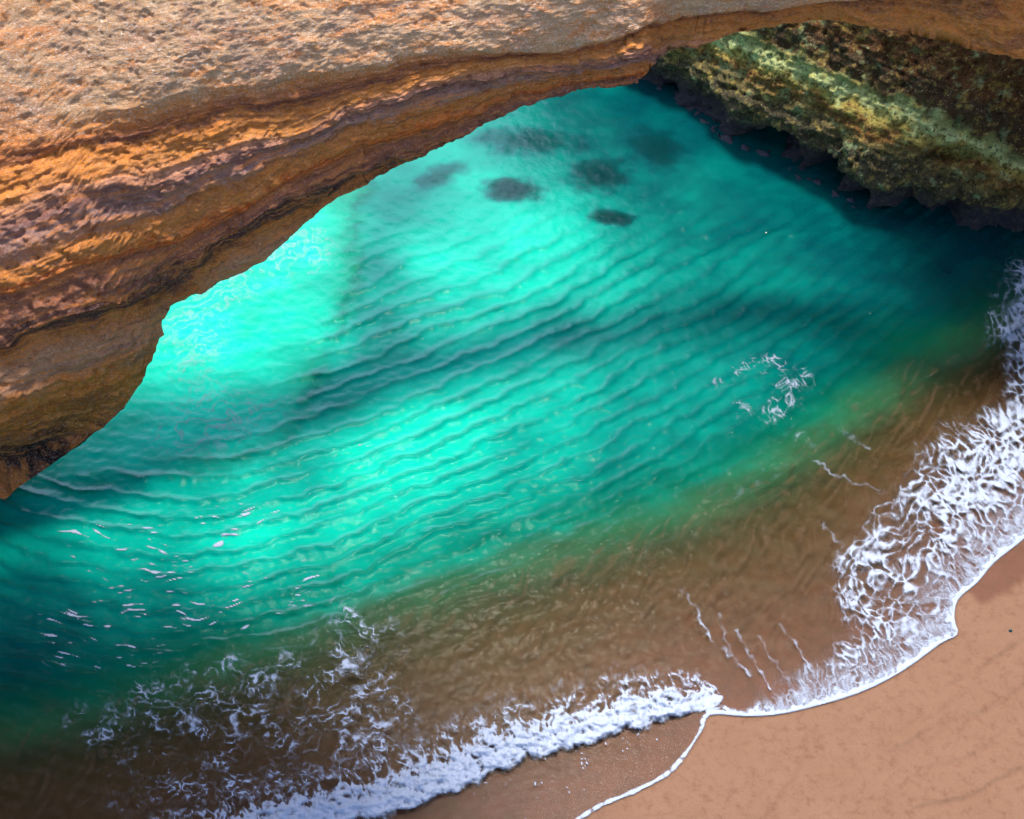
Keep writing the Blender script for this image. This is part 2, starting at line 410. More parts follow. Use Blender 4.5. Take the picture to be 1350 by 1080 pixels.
# ================================================================== ARCH CLIFF
LIP = smooth_poly([(-700,1050,-1.6),(-400,900,-1.0),(-150,770,-0.5),(0,674,-0.1),(22,655,0.25),(75,620,0.8),(120,585,1.2),(160,548,1.7),(188,505,2.3),(200,460,2.9),(210,432,3.3),(225,402,3.7),
        (265,386,4.0),(300,366,4.25),(350,340,4.6),(400,297,5.0),(440,266,5.3),(480,246,5.5),(500,233,5.6),(560,206,5.95),(625,171,6.3),(690,137,6.6),
        (750,117,6.8),(800,112,7.0),(830,112,7.1),(852,95,7.2),(875,68,7.3),(895,62,7.45),(920,60,7.55),(960,46,7.7),(1000,38,7.8),(1060,29,7.9),(1100,28,8),(1200,45,8),(1270,62,8),
        (1350,78,8),(1500,108,7.8),(1750,160,7.3),(2100,250,6.5)], 12)
XS = [-400, 0,100,200,300,400,500,600,700,800,900,1000,1100,1350,1800]
BANDS = np.array([
 [ -60,-130,-150,-160,-170,-175,-180,-190,-200,-200,-200,-200,-200,-200,-200],
 [ 60, 30, 25, 10, 0,-10,-20,-40,-60,-60,-60,-60,-60,-80,-100],
 [215,137,150,130,115, 95, 82, 68, 66, 52, 25, 14,  4,-30,-60],
 [270,190,180,155,135,120, 95, 75, 70, 58, 30, 19,  7,-22,-50],
 [305,225,195,176,152,143,107, 85, 74, 61, 33, 22, 10,-12,-40],
 [360,267,238,215,188,170,120, 96, 80, 70, 56, 46, 40, 120, 200],
 [400,297,255,240,205,178,135,110, 92, 78, 66, 56, 50, 140, 220],
 [465,355,312,286,240,200,165,135,108, 88, 76, 66, 60, 160, 240],
 [490,376,338,322,285,222,182,150,118, 96, 86, 76, 70, 180, 260],
 [505,390,350,334,297,232,195,160,125,103, 96, 86, 80, 200, 280],
 [570,448,405,376,310,250,214,172,133,108,106, 96, 90, 220, 300],
 [590,462,427,397,332,278,236,183,140,114,116,106,100, 240, 320],
 [620,490,465,428,362,300,260,200,155,125,126,116,110, 260, 340],
 [665,530,495,450,385,340,300,240,190,150,136,126,120, 280, 360],
 [740,600,585,565,500,440,400,340,290,250,200,190,180, 340, 420],
 [860,720,690,660,600,540,500,440,390,350,300,290,280, 440, 520]], float)
def strata(x, y):
    cols = np.array([np.interp(x, XS, b) for b in BANDS])          # (nb, ...)
    s = np.zeros(x.shape)
    for i in range(len(BANDS) - 1):
        s = s + np.clip((y - cols[i]) / np.maximum(cols[i + 1] - cols[i], 1), 0, 1)
    return s                                                        # 0 .. 15
PROF = [(-0.02,-0.0),(-0.10,0.35),(-0.16,0.8),(-0.10,1.5),(0.15,2.4),(0.75,3.3),(1.7,4.2),(3.1,5.2),(5.0,6.3),(7.3,7.5),(10,8.7),(12.8,9.8),(15.5,10.8),(18.5,11.6)]
fine = smooth_poly(PROF, 1)
def resample(p, n):
    p = np.array(p, float); L = np.concatenate([[0], np.cumsum(np.linalg.norm(np.diff(p, axis=0), axis=1))])
    q = np.linspace(0, 1, n) ** 1.15 * L[-1]
    return np.stack([np.interp(q, L, p[:, k]) for k in range(p.shape[1])], 1)
front = resample(smooth_poly(PROF, 8) * np.array([0.72, 1.0]), 430)
lip = np.concatenate([LIP]); 
seg = np.concatenate([[0], np.cumsum(np.hypot(np.diff(lip[:, 0]), np.diff(lip[:, 1])))])
# dense samples inside the picture, coarse outside
q = np.unique(np.concatenate([np.arange(0, seg[-1], 14.0), np.interp(np.arange(-60, 1460, 2.2), lip[:, 0], seg)]))
lx, ly, lz = [np.interp(q, seg, lip[:, k]) for k in range(3)]
L0 = ground(lx, ly, lz)
hx = np.interp(lx, [-200, 400, 850, 1100, 1600], [-.50, -.44, -.30, .05, .3]); hy = np.sqrt(1 - hx * hx)
nf = len(front)
arc = np.concatenate([[0], np.cumsum(np.linalg.norm(np.diff(L0, axis=0), axis=1))]); gap = np.gradient(arc)
kern = np.exp(-((arc[:, None] - arc[None]) / 1.6) ** 2) * gap[None]; kern /= kern.sum(1, keepdims=True)
L1 = kern @ L0
def along_profile(pb, ph):                     # (rows, cols) of back distance and height -> points
    k = sstep(0.1, 2.6, ph); B = [L0[None, :, i] * (1 - k) + L1[None, :, i] * k for i in range(3)]
    return np.stack([B[0] + pb * hx, B[1] + pb * hy, B[2] + ph], -1)
steep = np.interp(lx, [0, 420, 620], [0.56, 0.64, 1.0])
full = along_profile(front[:, 0][:, None] * steep, front[:, 1][:, None] + 0 * lx)
tip = np.argmax(sheet(full)[1] < -60, axis=0); tip = np.where(tip < 20, nf - 1, tip)      # crest of the bridge
tip = np.convolve(np.pad(tip, 20, mode='edge'), np.ones(41) / 41, 'valid')
rows = np.linspace(0, 1, nf)[:, None] * tip[None]
pb, ph = np.interp(rows, np.arange(nf), front[:, 0]) * steep, np.interp(rows, np.arange(nf), front[:, 1])
bt, ht = pb[-1], ph[-1]
rest = [(bt + 0.4, ht + 0.1), (bt + 0.8, ht + 0.05), (bt + 1.1, ht - 0.3), (bt * .85 + 1.2, ht * 0.8), (bt * .5 + 1.3, ht * 0.5 + .1), (bt * .2 + 1.4, ht * 0.25 + .3)] + \
       [(0 * bt + c, 0 * ht + d) for c, d in [(1.4, .7), (1.2, .55), (.8, .42), (.45, .28), (.15, .1)]]
prof = np.zeros(nf + len(rest))
pb = np.concatenate([pb, np.array([c for c, d in rest])]); ph = np.concatenate([ph, np.array([d for c, d in rest])])
P = along_profile(pb, ph)
def grid_normals(P):
    du = np.gradient(P, axis=1); dv = np.gradient(P, axis=0)
    n = np.cross(du, dv); return n / (np.linalg.norm(n, axis=-1, keepdims=True) + 1e-9)
N = grid_normals(P)
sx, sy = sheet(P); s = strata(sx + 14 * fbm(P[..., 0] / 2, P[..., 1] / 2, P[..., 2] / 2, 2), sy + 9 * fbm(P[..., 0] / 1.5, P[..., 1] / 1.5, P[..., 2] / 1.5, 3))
# relief: every bed of rock stands in or out by its own amount, finer laminae on top, then weathering pits
bed_out = np.interp(s, np.arange(16), [0,.0,.05,-.05,-.10,.04,.06,-.02,.04,-.05,.10,-.16,.05,.10,-.40,-1.4])
tap = sstep(0, 14, np.arange(len(prof)))[:, None] * (1 - sstep(nf - 40, nf, np.arange(len(prof)))[:, None])
lam = fbm(s * 2.6, (P[..., 0] + P[..., 1]) * 0.22, 0.5, 5)
px_, py_, pz_ = P[..., 0], P[..., 1], P[..., 2]
rough_n = fbm(px_ * 2.3, py_ * 2.3, pz_ * 3.0, 5, gain=0.62)
big = fbm(px_ * 0.25, py_ * 0.25, pz_ * 0.3, 2)
pit = np.clip(fbm(px_ * 4.5, py_ * 4.5, pz_ * 6, 3) - 0.25, 0, 1)
D = bed_out * (0.4 + 0.6 * tap) + (0.02 + 0.035 * sstep(2, 4, s) * sstep(13.6, 12.6, s)) * lam * (0.3 + 0.7 * tap) + (0.04 + 0.04 * sstep(2.2, 3.5, s)) * rough_n * (0.8 + 0.2 * tap) + 0.22 * big * tap - (0.07 + 0.10 * sstep(2, 3.5, s)) * pit * tap
sgn = np.sign((N * np.array([0, -0.5, 1.0])).sum(-1)[nf // 2].mean())
N = N * sgn
fmask = (np.arange(len(prof)) < nf)[:, None]
P = P + N * np.where(fmask, D, 0.3 * big)[..., None]
def mat_strata():
    T = NT('layered_limestone')
    s = T.attr('strata')
    warp = T.math('MULTIPLY', T.math('SUBTRACT', T.noise(1.3, 5, 0.6), 0.5), 1.5)
    warp2 = T.math('MULTIPLY', T.math('SUBTRACT', T.noise(9, 4, 0.7), 0.5), 0.8)
    sv = T.math('DIVIDE', T.math('ADD', s, T.math('ADD', warp, warp2)), 15.0)
    K = 0.98
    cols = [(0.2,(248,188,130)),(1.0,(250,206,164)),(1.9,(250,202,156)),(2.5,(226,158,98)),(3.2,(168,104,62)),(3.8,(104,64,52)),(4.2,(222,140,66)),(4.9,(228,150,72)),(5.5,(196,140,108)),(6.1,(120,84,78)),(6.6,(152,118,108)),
            (7.1,(178,112,52)),(7.7,(184,118,56)),(8.3,(206,96,20)),(8.8,(150,90,52)),(9.5,(140,90,68)),(10.2,(60,38,38)),(10.7,(66,42,40)),(11.2,(160,100,40)),(12.0,(166,124,92)),(12.7,(150,112,84)),(13.2,(160,98,26)),(13.75,(140,84,24)),(14.15,(24,15,12))]  # last stop: black waterline algae plus painted shade of the corner hollow
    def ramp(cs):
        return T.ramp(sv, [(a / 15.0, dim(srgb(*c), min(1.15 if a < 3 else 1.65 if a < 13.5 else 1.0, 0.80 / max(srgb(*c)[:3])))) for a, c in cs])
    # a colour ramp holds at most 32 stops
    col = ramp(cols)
    vec = T.pos((1, 1, 2.0))
    # pale beds: mauve and white weathering skin with fine dark pits
    mau = T.maprange(T.noise(1.1, 5, 0.62), 0.47, 0.66)
    lowband = T.maprange(s, 2.0, 3.6, 1.0, 0.25)
    col = T.mix(T.math('MULTIPLY', mau, T.math('MULTIPLY', lowband, 0.5)), col, dim(srgb(186,142,128), K))
    och = T.maprange(T.noise(2.3, 6, 0.75, T.pos((0.6, 0.6, 2.5))), 0.50, 0.66)
    col = T.mix(T.math('MULTIPLY', och, 0.6), col, dim(srgb(226,146,76), 1.15))
    cx = T.n('ShaderNodeSeparateXYZ'); T.l(T.pos(), cx.inputs[0]); cb = T.n('ShaderNodeCombineXYZ')
    T.l(T.math('MULTIPLY', cx.outputs[0], 0.45), cb.inputs[0]); T.l(T.math('MULTIPLY', cx.outputs[1], 0.45), cb.inputs[1]); T.l(T.math('MULTIPLY', s, 3.6), cb.inputs[2])
    lines = T.noise(1.5, 6, 0.68, cb.outputs[0], 0.3)
    col = T.mix(T.math('MULTIPLY', T.maprange(lines, 0.48, 0.62), 0.62), col, dim(srgb(224,138,66), 1.2))
    col = T.mix(T.math('MULTIPLY', T.maprange(lines, 0.46, 0.36), T.maprange(s, 1.5, 4.0, 0.2, 0.5)), col, dim(srgb(128,82,66), 1.0))
    spk = T.maprange(T.noise(11, 5, 0.75, vec), 0.47, 0.66)
    col = T.mix(T.math('MULTIPLY', spk, T.maprange(s, 1.5, 3.5, 0.32, 0.42)), col, dim(srgb(120,86,80), K))
    wht = T.maprange(T.noise(17, 4, 0.75, vec), 0.52, 0.66)
    col = T.mix(T.math('MULTIPLY', wht, T.math('MULTIPLY', lowband, 0.9)), col, dim(srgb(252,242,230), K))
    drk = T.maprange(T.noise(20, 3, 0.7, vec), 0.58, 0.70)
    col = T.mix(T.math('MULTIPLY', drk, 0.7), col, dim(srgb(58,40,42), K))
    h = T.math('ADD', T.math('MULTIPLY', T.noise(7, 7, 0.76, vec), 0.7), T.math('MULTIPLY', T.noise(30, 4, 0.75, vec), 0.55))
    nm = T.bump(h, 0.9, 0.12)
    return T.done(T.principled(col, 0.92, nm, 0.2))
M_STRATA = mat_strata()
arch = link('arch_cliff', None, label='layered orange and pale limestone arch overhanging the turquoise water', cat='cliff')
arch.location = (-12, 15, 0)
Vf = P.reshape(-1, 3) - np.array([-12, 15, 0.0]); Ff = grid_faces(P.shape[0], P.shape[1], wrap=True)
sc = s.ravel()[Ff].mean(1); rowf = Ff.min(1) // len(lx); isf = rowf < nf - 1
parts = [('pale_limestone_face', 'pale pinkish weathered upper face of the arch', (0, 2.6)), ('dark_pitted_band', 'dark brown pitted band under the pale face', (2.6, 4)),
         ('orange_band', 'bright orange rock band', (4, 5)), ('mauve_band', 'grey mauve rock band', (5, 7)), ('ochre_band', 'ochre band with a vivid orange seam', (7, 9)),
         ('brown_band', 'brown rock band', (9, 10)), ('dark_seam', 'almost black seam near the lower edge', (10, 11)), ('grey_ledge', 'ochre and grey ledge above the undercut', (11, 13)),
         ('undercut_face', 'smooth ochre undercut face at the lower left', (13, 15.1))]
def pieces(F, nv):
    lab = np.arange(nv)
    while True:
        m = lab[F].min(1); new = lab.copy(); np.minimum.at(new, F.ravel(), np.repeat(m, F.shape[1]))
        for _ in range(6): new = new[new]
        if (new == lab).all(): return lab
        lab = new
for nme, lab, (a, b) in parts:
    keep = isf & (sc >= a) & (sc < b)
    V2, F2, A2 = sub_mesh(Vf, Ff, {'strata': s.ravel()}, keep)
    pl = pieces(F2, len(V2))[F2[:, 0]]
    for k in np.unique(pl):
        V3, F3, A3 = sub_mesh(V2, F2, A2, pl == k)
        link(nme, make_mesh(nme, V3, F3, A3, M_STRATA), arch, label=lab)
V2, F2, A2 = sub_mesh(Vf, Ff, {'strata': np.broadcast_to(s[0][None], s.shape).ravel()}, ~isf)  # underside repeats the lip's strata, painted dark corner included
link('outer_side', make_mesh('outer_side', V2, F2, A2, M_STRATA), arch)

# ================================================================== MOSSY CLIFF (right jamb)
WL = smooth_poly([(600,-60),(760,60),(815,100),(850,112),(890,138),(930,166),(960,192),(1000,208),(1060,242),(1110,268),(1150,286),(1200,299),(1260,307),(1350,314),(1500,332),(1750,380),(2100,470)], 12)
seg = np.concatenate([[0], np.cumsum(np.hypot(*np.diff(WL, axis=0).T))])
q = np.unique(np.concatenate([np.arange(0, seg[-1], 16.0), np.interp(np.arange(800, 1480, 2.0), WL[:, 0], seg)]))
gx, gy = np.interp(q, seg, WL[:, 0]), np.interp(q, seg, WL[:, 1])
G0 = ground(gx, gy, 0 * gx)
gb = resample(smooth_poly([(0.3,-2.5),(0.25,-0.4),(0.3,0.0),(0.45,0.5),(0.3,1.0),(-0.05,1.35),(0.0,1.8),(0.35,2.6),(0.9,3.6),(1.5,4.8),(2.1,6.2),(2.6,8.0),(2.9,10.0),(4.5,13.0)], 8), 330)
bx_ = np.interp(gx, [700, 900, 1100, 1300, 1600], [.82, .66, .50, .22, .1]); by_ = np.sqrt(1 - bx_ ** 2)
P = np.zeros((len(gb), len(gx), 3))
P[..., 0] = G0[None, :, 0] + gb[:, 0][:, None] * bx_; P[..., 1] = G0[None, :, 1] + gb[:, 0][:, None] * by_; P[..., 2] = gb[:, 1][:, None]
sx, sy = sheet(P)
N = grid_normals(P); sgn = np.sign((N * np.array([-0.4, -0.8, 0.3])).sum(-1).mean()); N = N * sgn
xx, yy, zz = P[..., 0], P[..., 1], P[..., 2]
rn = fbm(xx * 1.3, yy * 1.3, zz * 1.6, 5, gain=0.58); bigr = fbm(xx * 0.4, yy * 0.4, zz * 0.55, 3)
pitr = np.clip(fbm(xx * 3.2, yy * 3.2, zz * 3.6, 3) - 0.15, 0, 1)
along = (sy - 0.42 * sx)                      # beds dip to the right
lam = fbm(along / 9.0, (xx + yy) * 0.15, 2.2, 3)
D = 0.20 * rn + 0.35 * bigr - 0.30 * pitr + 0.10 * lam
for cx, cy, rx, ry, dp in [(1003,186,34,15,1.3),(1085,232,26,26,1.3),(1262,206,42,16,0.8),(1120,262,30,12,0.9),(1200,285,70,14,0.9),(880,112,14,9,0.5),(1335,255,30,10,0.6)]:
    rr = np.hypot((sx - cx) / rx, (sy - cy) / ry) + 0.35 * rn
    D = D - dp * sstep(1.25, 0.35, rr)
D = D * sstep(-4.0, 0.0, zz) - 0.9 * fbm(xx * 0.8, yy * 0.8, 3.0, 3) * sstep(0.0, -1.2, zz)
P = P + N * D[..., None]
band = along / 100.0
def mat_moss():
    T = NT('mossy_rock')
    b = T.attr('band'); hh = T.attr('height')
    wv = T.math('MULTIPLY', T.math('SUBTRACT', T.noise(1.0, 5, 0.65), 0.5), 0.9)
    v = T.math('ADD', b, wv)
    K = 1.65
    stops = [(-4.2,(92,58,28)),(-4.0,(60,44,28)),(-3.75,(74,54,30)),(-3.62,(132,140,84)),(-3.48,(176,188,128)),(-3.36,(150,140,70)),(-3.2,(112,72,30)),(-3.0,(104,92,52)),(-2.85,(60,54,36)),(-2.65,(70,62,44))]
    lo, hi = -4.2, -2.65
    nv = T.math('DIVIDE', T.math('SUBTRACT', v, lo), hi - lo, clamp=True)
    col = T.ramp(nv, [((a - lo) / (hi - lo), dim(srgb(*c), K)) for a, c in stops])
    yel = T.maprange(T.noise(3.5, 5, 0.7), 0.50, 0.66); col = T.mix(T.math('MULTIPLY', yel, 0.4), col, dim(srgb(196,170,84), K))
    grn = T.maprange(T.noise(2.1, 4, 0.6), 0.55, 0.68); col = T.mix(T.math('MULTIPLY', grn, 0.45), col, dim(srgb(150,176,124), K))
    drk = T.maprange(T.noise(8, 5, 0.72), 0.50, 0.62); col = T.mix(T.math('MULTIPLY', drk, 0.75), col, dim(srgb(40,32,22), K))
    lit = T.maprange(T.noise(13, 4, 0.7), 0.58, 0.70); col = T.mix(T.math('MULTIPLY', lit, 0.5), col, dim(srgb(214,206,140), K))
    foot_dark = T.maprange(hh, 0.2, 1.5, 0.85, 0.0); col = T.mix(foot_dark, col, dim(srgb(46,46,60), K))  # darker towards the waterline
    nm = T.bump(T.math('ADD', T.noise(5, 7, 0.75), T.math('MULTIPLY', T.noise(19, 4, 0.7), 0.4)), 1.0, 0.3)
    return T.done(T.principled(col, 0.85, nm, 0.3))
M_MOSS = mat_moss()
moss = link('mossy_cliff', None, label='rugged green and brown cliff with dark hollows at its waterline', cat='cliff')
moss.location = (8, 28, 0); off = np.array([8, 28, 0.0])
F = grid_faces(*P.shape[:2]); A = {'band': band.ravel(), 'height': P[..., 2].ravel()}
zc = gb[:, 1][(F // P.shape[1])].mean(1)
for nme, lab, a, b in [('mossy_face', 'yellow green lichen streaked face', 1.3, 99), ('undercut_base', 'dark undercut foot of the cliff', -9, 1.3)]:
    V2, F2, A2 = sub_mesh(P.reshape(-1, 3) - off, F, A, (zc >= a) & (zc < b))
    link(nme, make_mesh(nme, V2, F2, A2, M_MOSS), moss, label=lab)
# wave-cut ledge at the foot
M_LEDGE = mat_rock('wet_ledge_rock', srgb(70,66,78), srgb(44,42,52), srgb(116,112,126), 4.0)
q2 = np.interp(np.arange(846, 1150, 3.0), WL[:, 0], seg); ex, ey = np.interp(q2, seg, WL[:, 0]), np.interp(q2, seg, WL[:, 1])
E0 = ground(ex, ey, 0 * ex); ebx = np.interp(ex, [700, 900, 1100, 1300], [.82, .66, .50, .22]); eby = np.sqrt(1 - ebx ** 2)
eprof = resample([(-0.08,-0.8),(-0.06,-0.02),(0.0,0.07),(0.2,0.13),(0.42,0.06),(0.5,-0.6)], 26)
wid = (0.75 + 0.7 * fbm(ex / 26, 0 * ex, 1.0, 3)) * sstep(846, 880, ex) * sstep(1150, 1100, ex)
Q = np.zeros((26, len(ex), 3))
bb = eprof[:, 0][:, None] * np.where(eprof[:, 0][:, None] < 0, wid[None], 1) + 0.05
Q[..., 0] = E0[None, :, 0] + bb * ebx; Q[..., 1] = E0[None, :, 1] + bb * eby; Q[..., 2] = eprof[:, 1][:, None]
Q[..., 2] += 0.26 * fbm(Q[..., 0] * 2.2, Q[..., 1] * 2.2, 0.3, 5) - 0.15
Q[..., 0] += 0.10 * fbm(Q[..., 0] * 5, Q[..., 1] * 5, 2.3, 3); Q[..., 1] += 0.14 * fbm(Q[..., 0] * 5, Q[..., 1] * 5, 4.3, 3)
link('wave_cut_ledge', make_mesh('wave_cut_ledge', Q.reshape(-1, 3) - off, grid_faces(26, len(ex)), None, M_LEDGE), moss, label='low purple grey ledge at the foot of the cliff')

# ------------------------------------------------------------------ added roof slabs on both sides, shaped to shade the water (unseen, overhead)
def roof(name, edge, out, reach, label, sh=(0, 0)):
    E = smooth_poly([(a + sh[0], b + sh[1], c) for a, b, c in edge], 10)                                   # x, y, z of the roof's inner brim
    n = len(E); o = np.array([out[0], out[1]]) / math.hypot(*out)
    pr = resample([(0, 0), (2, -.2), (5, .3), (reach * .6, 0), (reach * .85, -3), (reach, -9), (reach + 1, -40), (reach + 6, -40), (reach + 5, -4), (reach * .8, 3.2), (5, 2.6), (1.5, 1.6), (.2, .8)], 70)
    P = np.zeros((70, n, 3))
    P[..., 0] = E[None, :, 0] + pr[:, 0][:, None] * o[0]; P[..., 1] = E[None, :, 1] + pr[:, 0][:, None] * o[1]
    P[..., 2] = np.maximum(E[None, :, 2] + pr[:, 1][:, None], -3.0)
    k = fbm(P[..., 0] * .3, P[..., 1] * .3, P[..., 2] * .3, 4)
    P[..., 0] += 0.8 * k; P[..., 1] += 0.8 * np.roll(k, 7, 1); P[..., 2] += 0.5 * np.roll(k, 3, 0) * (P[..., 2] > -2)
    link(name, make_mesh(name, P.reshape(-1, 3), grid_faces(70, n, wrap=True), {'strata': np.full(70 * n, 7.0)}, M_STRATA), label=label, kind='structure')
roof('added_shade_roof', [(-13,15.0,26),(-7,15.1,26),(-4.4,14.4,26),(-1.6,12.8,26),(0.6,11,26),(1.2,8.6,26),(0,5,26),(-3,1.5,26),(-5.7,0,26),(-6,-12,26)], (-1, 0), 24, 'added unseen roof and wall shading the water at left, outside the view', (-2.4, 5.7))
roof('added_shade_roof', [(20.5,37,16),(15.5,32,15),(13,29,15),(12.2,25.6,15),(13.7,23,15.5),(16.5,21,16),(19.5,18.5,17),(20.5,13,18),(20.5,4,22),(19.5,-12,24)], (1, 0.1), 24, 'added unseen roof and wall shading the water at right, outside the view', (-2.0, 3.2))

# ================================================================== FOAM
def mat_foam(name, lo=0.0, hi=0.35):
    T = NT(name)
    c = T.attr('cover')
    n = T.noise(38, 4, 0.7)
    a = T.maprange(T.math('ADD', c, T.math('MULTIPLY', T.math('SUBTRACT', n, 0.5), 0.45)), lo, hi)
    nm = T.bump(T.noise(30, 4, 0.65), 0.3, 0.03)
    p = T.principled(T.mix(T.noise(12, 3), dim(srgb(196,206,224), .78), dim(srgb(146,164,198), .78)), 0.7, nm, 0.3)
    tr = T.n('ShaderNodeBsdfTransparent'); m = T.n('ShaderNodeMixShader')
    T.l(a, m.inputs[0]); T.l(tr.outputs[0], m.inputs[1]); T.l(p, m.inputs[2])
    return T.done(m.outputs[0])
M_FOAM = mat_foam('foam_lace', 0.0, 0.75)
M_FROTH = mat_foam('foam_froth', 0.0, 0.6)
FX, FY = np.meshgrid(np.arange(-70, 1640, 1.5), np.arange(300, 1150, 1.5))
FZ, FD, FB, FSD, FDT, FR_, FCR = water_z(FX, FY)
FFaces = grid_faces(*FX.shape)
FT = swash_d(FX, FY)[1]
def ridged(x, y, z, o=3):
    a, s_, f = 1.0, 0.0, 1.0
    for i in range(o):
        s_ = s_ + a * (1 - 2.2 * np.abs(noise(x * f + 31 * i, y * f, z + 3 * i))); a *= 0.5; f *= 2.1
    return s_ / 1.75
def cells(u, v, seed):
    """distance between nearest and second nearest cell centre: 0 on the cell walls"""
    iu, iv = np.floor(u).astype(np.int32), np.floor(v).astype(np.int32)
    f1 = np.full(u.shape, 9.0, np.float32); f2 = f1.copy()
    for i in (-1, 0, 1):
        for j in (-1, 0, 1):
            h = _perm[_perm[(iu + i) & 255] + ((iv + j + seed) & 255)]
            cx = iu + i + 0.5 + 0.44 * _g2x[h]; cy = iv + j + 0.5 + 0.44 * _g2y[_perm[h]]
            d = np.hypot(u - cx, v - cy).astype(np.float32)
            f2 = np.minimum(f2, np.maximum(f1, d)); f1 = np.minimum(f1, d)
    return f2 - f1
def lacework(u, v, seed, thr, soft=0.16):
    e1 = cells(u, v, seed); e2 = cells(u * 2.1 + 3.3, v * 2.1 + 1.7, seed + 40)
    return np.maximum(sstep(thr + soft, thr - soft, e1), 0.8 * sstep(0.6 * thr + soft, 0.6 * thr - soft, e2) * sstep(thr + 0.5, thr, e1))
def blob(cx, cy, rx, ry, a=0.0):
    c, s_ = math.cos(a), math.sin(a)
    return np.exp(-(((FX - cx) * c + (FY - cy) * s_) / rx) ** 2 - ((-(FX - cx) * s_ + (FY - cy) * c) / ry) ** 2)
def foam(name, cover, lift, label, mat=None, extra=None):
    m = cover > 0.02
    keep = m.ravel()[FFaces].any(1)
    z = FZ + 0.012 + lift * np.clip(cover, 0, 1) + (0 if extra is None else extra)
    P = ground(FX, FY, z).reshape(-1, 3)
    V2, F2, A2 = sub_mesh(P, FFaces, {'cover': np.clip(cover, 0, 1).ravel()}, keep)
    return link(name, make_mesh(name, V2, F2, A2, mat or M_FOAM), label=label, cat='foam', kind='stuff')
# 1 lace of foam on the right
LB = smooth_poly([(1325,310),(1305,380),(1290,440),(1315,500),(1280,530),(1215,570),(1180,610),(1160,640),(1105,690),(1085,740),(1078,790),(1095,830),(1060,860),(1000,900),(960,960)], 5)
ld, lt, ls = polydist(FX, FY, LB)
lin = ld * np.where(ls > 0, -1, 1) + 16 * fbm(FX / 30, FY / 30, 5.5, 3)
u, v = FT / 9.5, FSD / 15.0
wu = u + 1.5 * fbm(FX / 60, FY / 60, 1.2, 3); wv_ = v + 1.3 * fbm(FX / 60, FY / 60, 6.2, 3)
inn = sstep(-10, 46, lin) * sstep(0, 4, FSD) * (FT > 0) * sstep(312, 372, FY + 18 * fbm(FX / 26, FY / 26, 6.6, 3)) * sstep(1630, 1540, FX)
den = 0.17 + 0.24 * fbm(FX / 45, FY / 45, 3.8, 3) - 0.42 * (1 - inn) + 0.12 * sstep(1150, 1300, FX - 0.3 * (FY - 600))
near = sstep(80, 8, FSD) * inn
streak = ridged(FT / 6.0 + 1.0 * fbm(FX / 20, FY / 20, 2.2, 2), FSD / 50.0, 2.0, 2)
cov = (0.10 + 0.9 * lacework(wu, wv_, 3, den, 0.24)) * inn * (0.62 + 0.45 * fbm(FX / 10, FY / 10, 7.3, 3))
cov = np.maximum(cov * (1 - 0.35 * near), near * (0.12 + 0.5 * streak))
foam('swash_foam', cov, 0.005, 'wide lacy sheet of white foam spread over the brown shallows at right')
# 2 white rim of the swash
wdt = (5.0 + 4.5 * fbm(FX / 26, FY / 26, 1.9, 4)).clip(1.6, 12)
main = (FX > 930) & (FY < 960) & (FX < 1625)
thin = (FX <= 940) & (FY > 935)
cov = np.where(main, np.where(FSD < wdt * 0.7, sstep(wdt * 1.0, wdt * 0.2, np.abs(FSD - wdt * 0.7)), 0.9 * sstep(wdt * 2.6, 0, FSD - wdt * .7) * (0.55 + 0.7 * fbm(FX / 7, FY / 7, 3, 3))), 0.0)
foam('swash_rim_foam', cov, 0.02, 'bright white foam rim where the water ends on the sand', M_FROTH)
wd2 = 2.2 + 1.6 * fbm(FX / 30, FY / 30, 2.9, 2)
cov = np.where(thin, sstep(wd2 * 1.4, wd2 * 0.4, np.abs(FSD - 2)) * (0.62 + 0.6 * fbm(FX / 8, FY / 8, 4, 3)), 0.0)
foam('thin_foam_line', cov, 0.01, 'thin curved white line edging the thin wash at the bottom', M_FROTH)
# 3 broken wave
BW = smooth_poly([(935,915,20),(905,912,32),(860,915,38),(800,930,40),(740,948,40),(680,962,44),(620,985,46),(560,1010,46),(505,1030,48),(450,1045,40),(390,1058,36),(320,1075,34),(230,1100,30),(100,1140,30)], 5)
bd, bt, bs = polydist(FX, FY, [tuple(p[:2]) for p in BW])
Lb = np.concatenate([[0], np.cumsum(np.hypot(*np.diff(BW[:, :2], axis=0).T))])
bw = np.interp(bt, Lb, BW[:, 2])
bsg = bd * np.where(bs > 0, 1, -1) / bw        # + seaward (up), - shoreward front
edge = 0.35 * fbm(FX / 22, FY / 18, 2.6, 3)
lump = fbm(FX / 16, FY / 12, 8.8, 4)
wx0, wy0 = FX + 8 * fbm(FX / 25, FY / 25, 2, 2), FY + 8 * fbm(FX / 25, FY / 25, 5, 2)
streak = ridged(bt / 9.0 + 1.2 * fbm(FX / 30, FY / 30, 3.2, 2), bsg * 1.6, 1.0, 3)
front_ = sstep(-1.05, -0.85, bsg + 0.5 * edge); tail = sstep(1.5, -0.1, bsg + edge)
solid = sstep(0.5, -0.5, bsg + edge)
cov = front_ * tail * (0.10 + 0.62 * solid + (1.0 * streak - 0.45) * (1 - 0.55 * solid) + 0.30 * lump + 0.35 * (lacework(wx0 / 14, wy0 / 10, 33, 0.15) - 0.5))
cov = cov * sstep(-60, 0, Lb[-1] - bt) 
hump = 0.17 * front_ * np.exp(-((bsg + 0.35) / 0.75) ** 2) * (0.75 + 0.55 * lump).clip(0.1, 2) * sstep(0, 40, bt)
foam('breaking_wave_foam', cov, 0.03, 'thick tumbling white foam of the small wave breaking at the bottom', M_FROTH, hump)
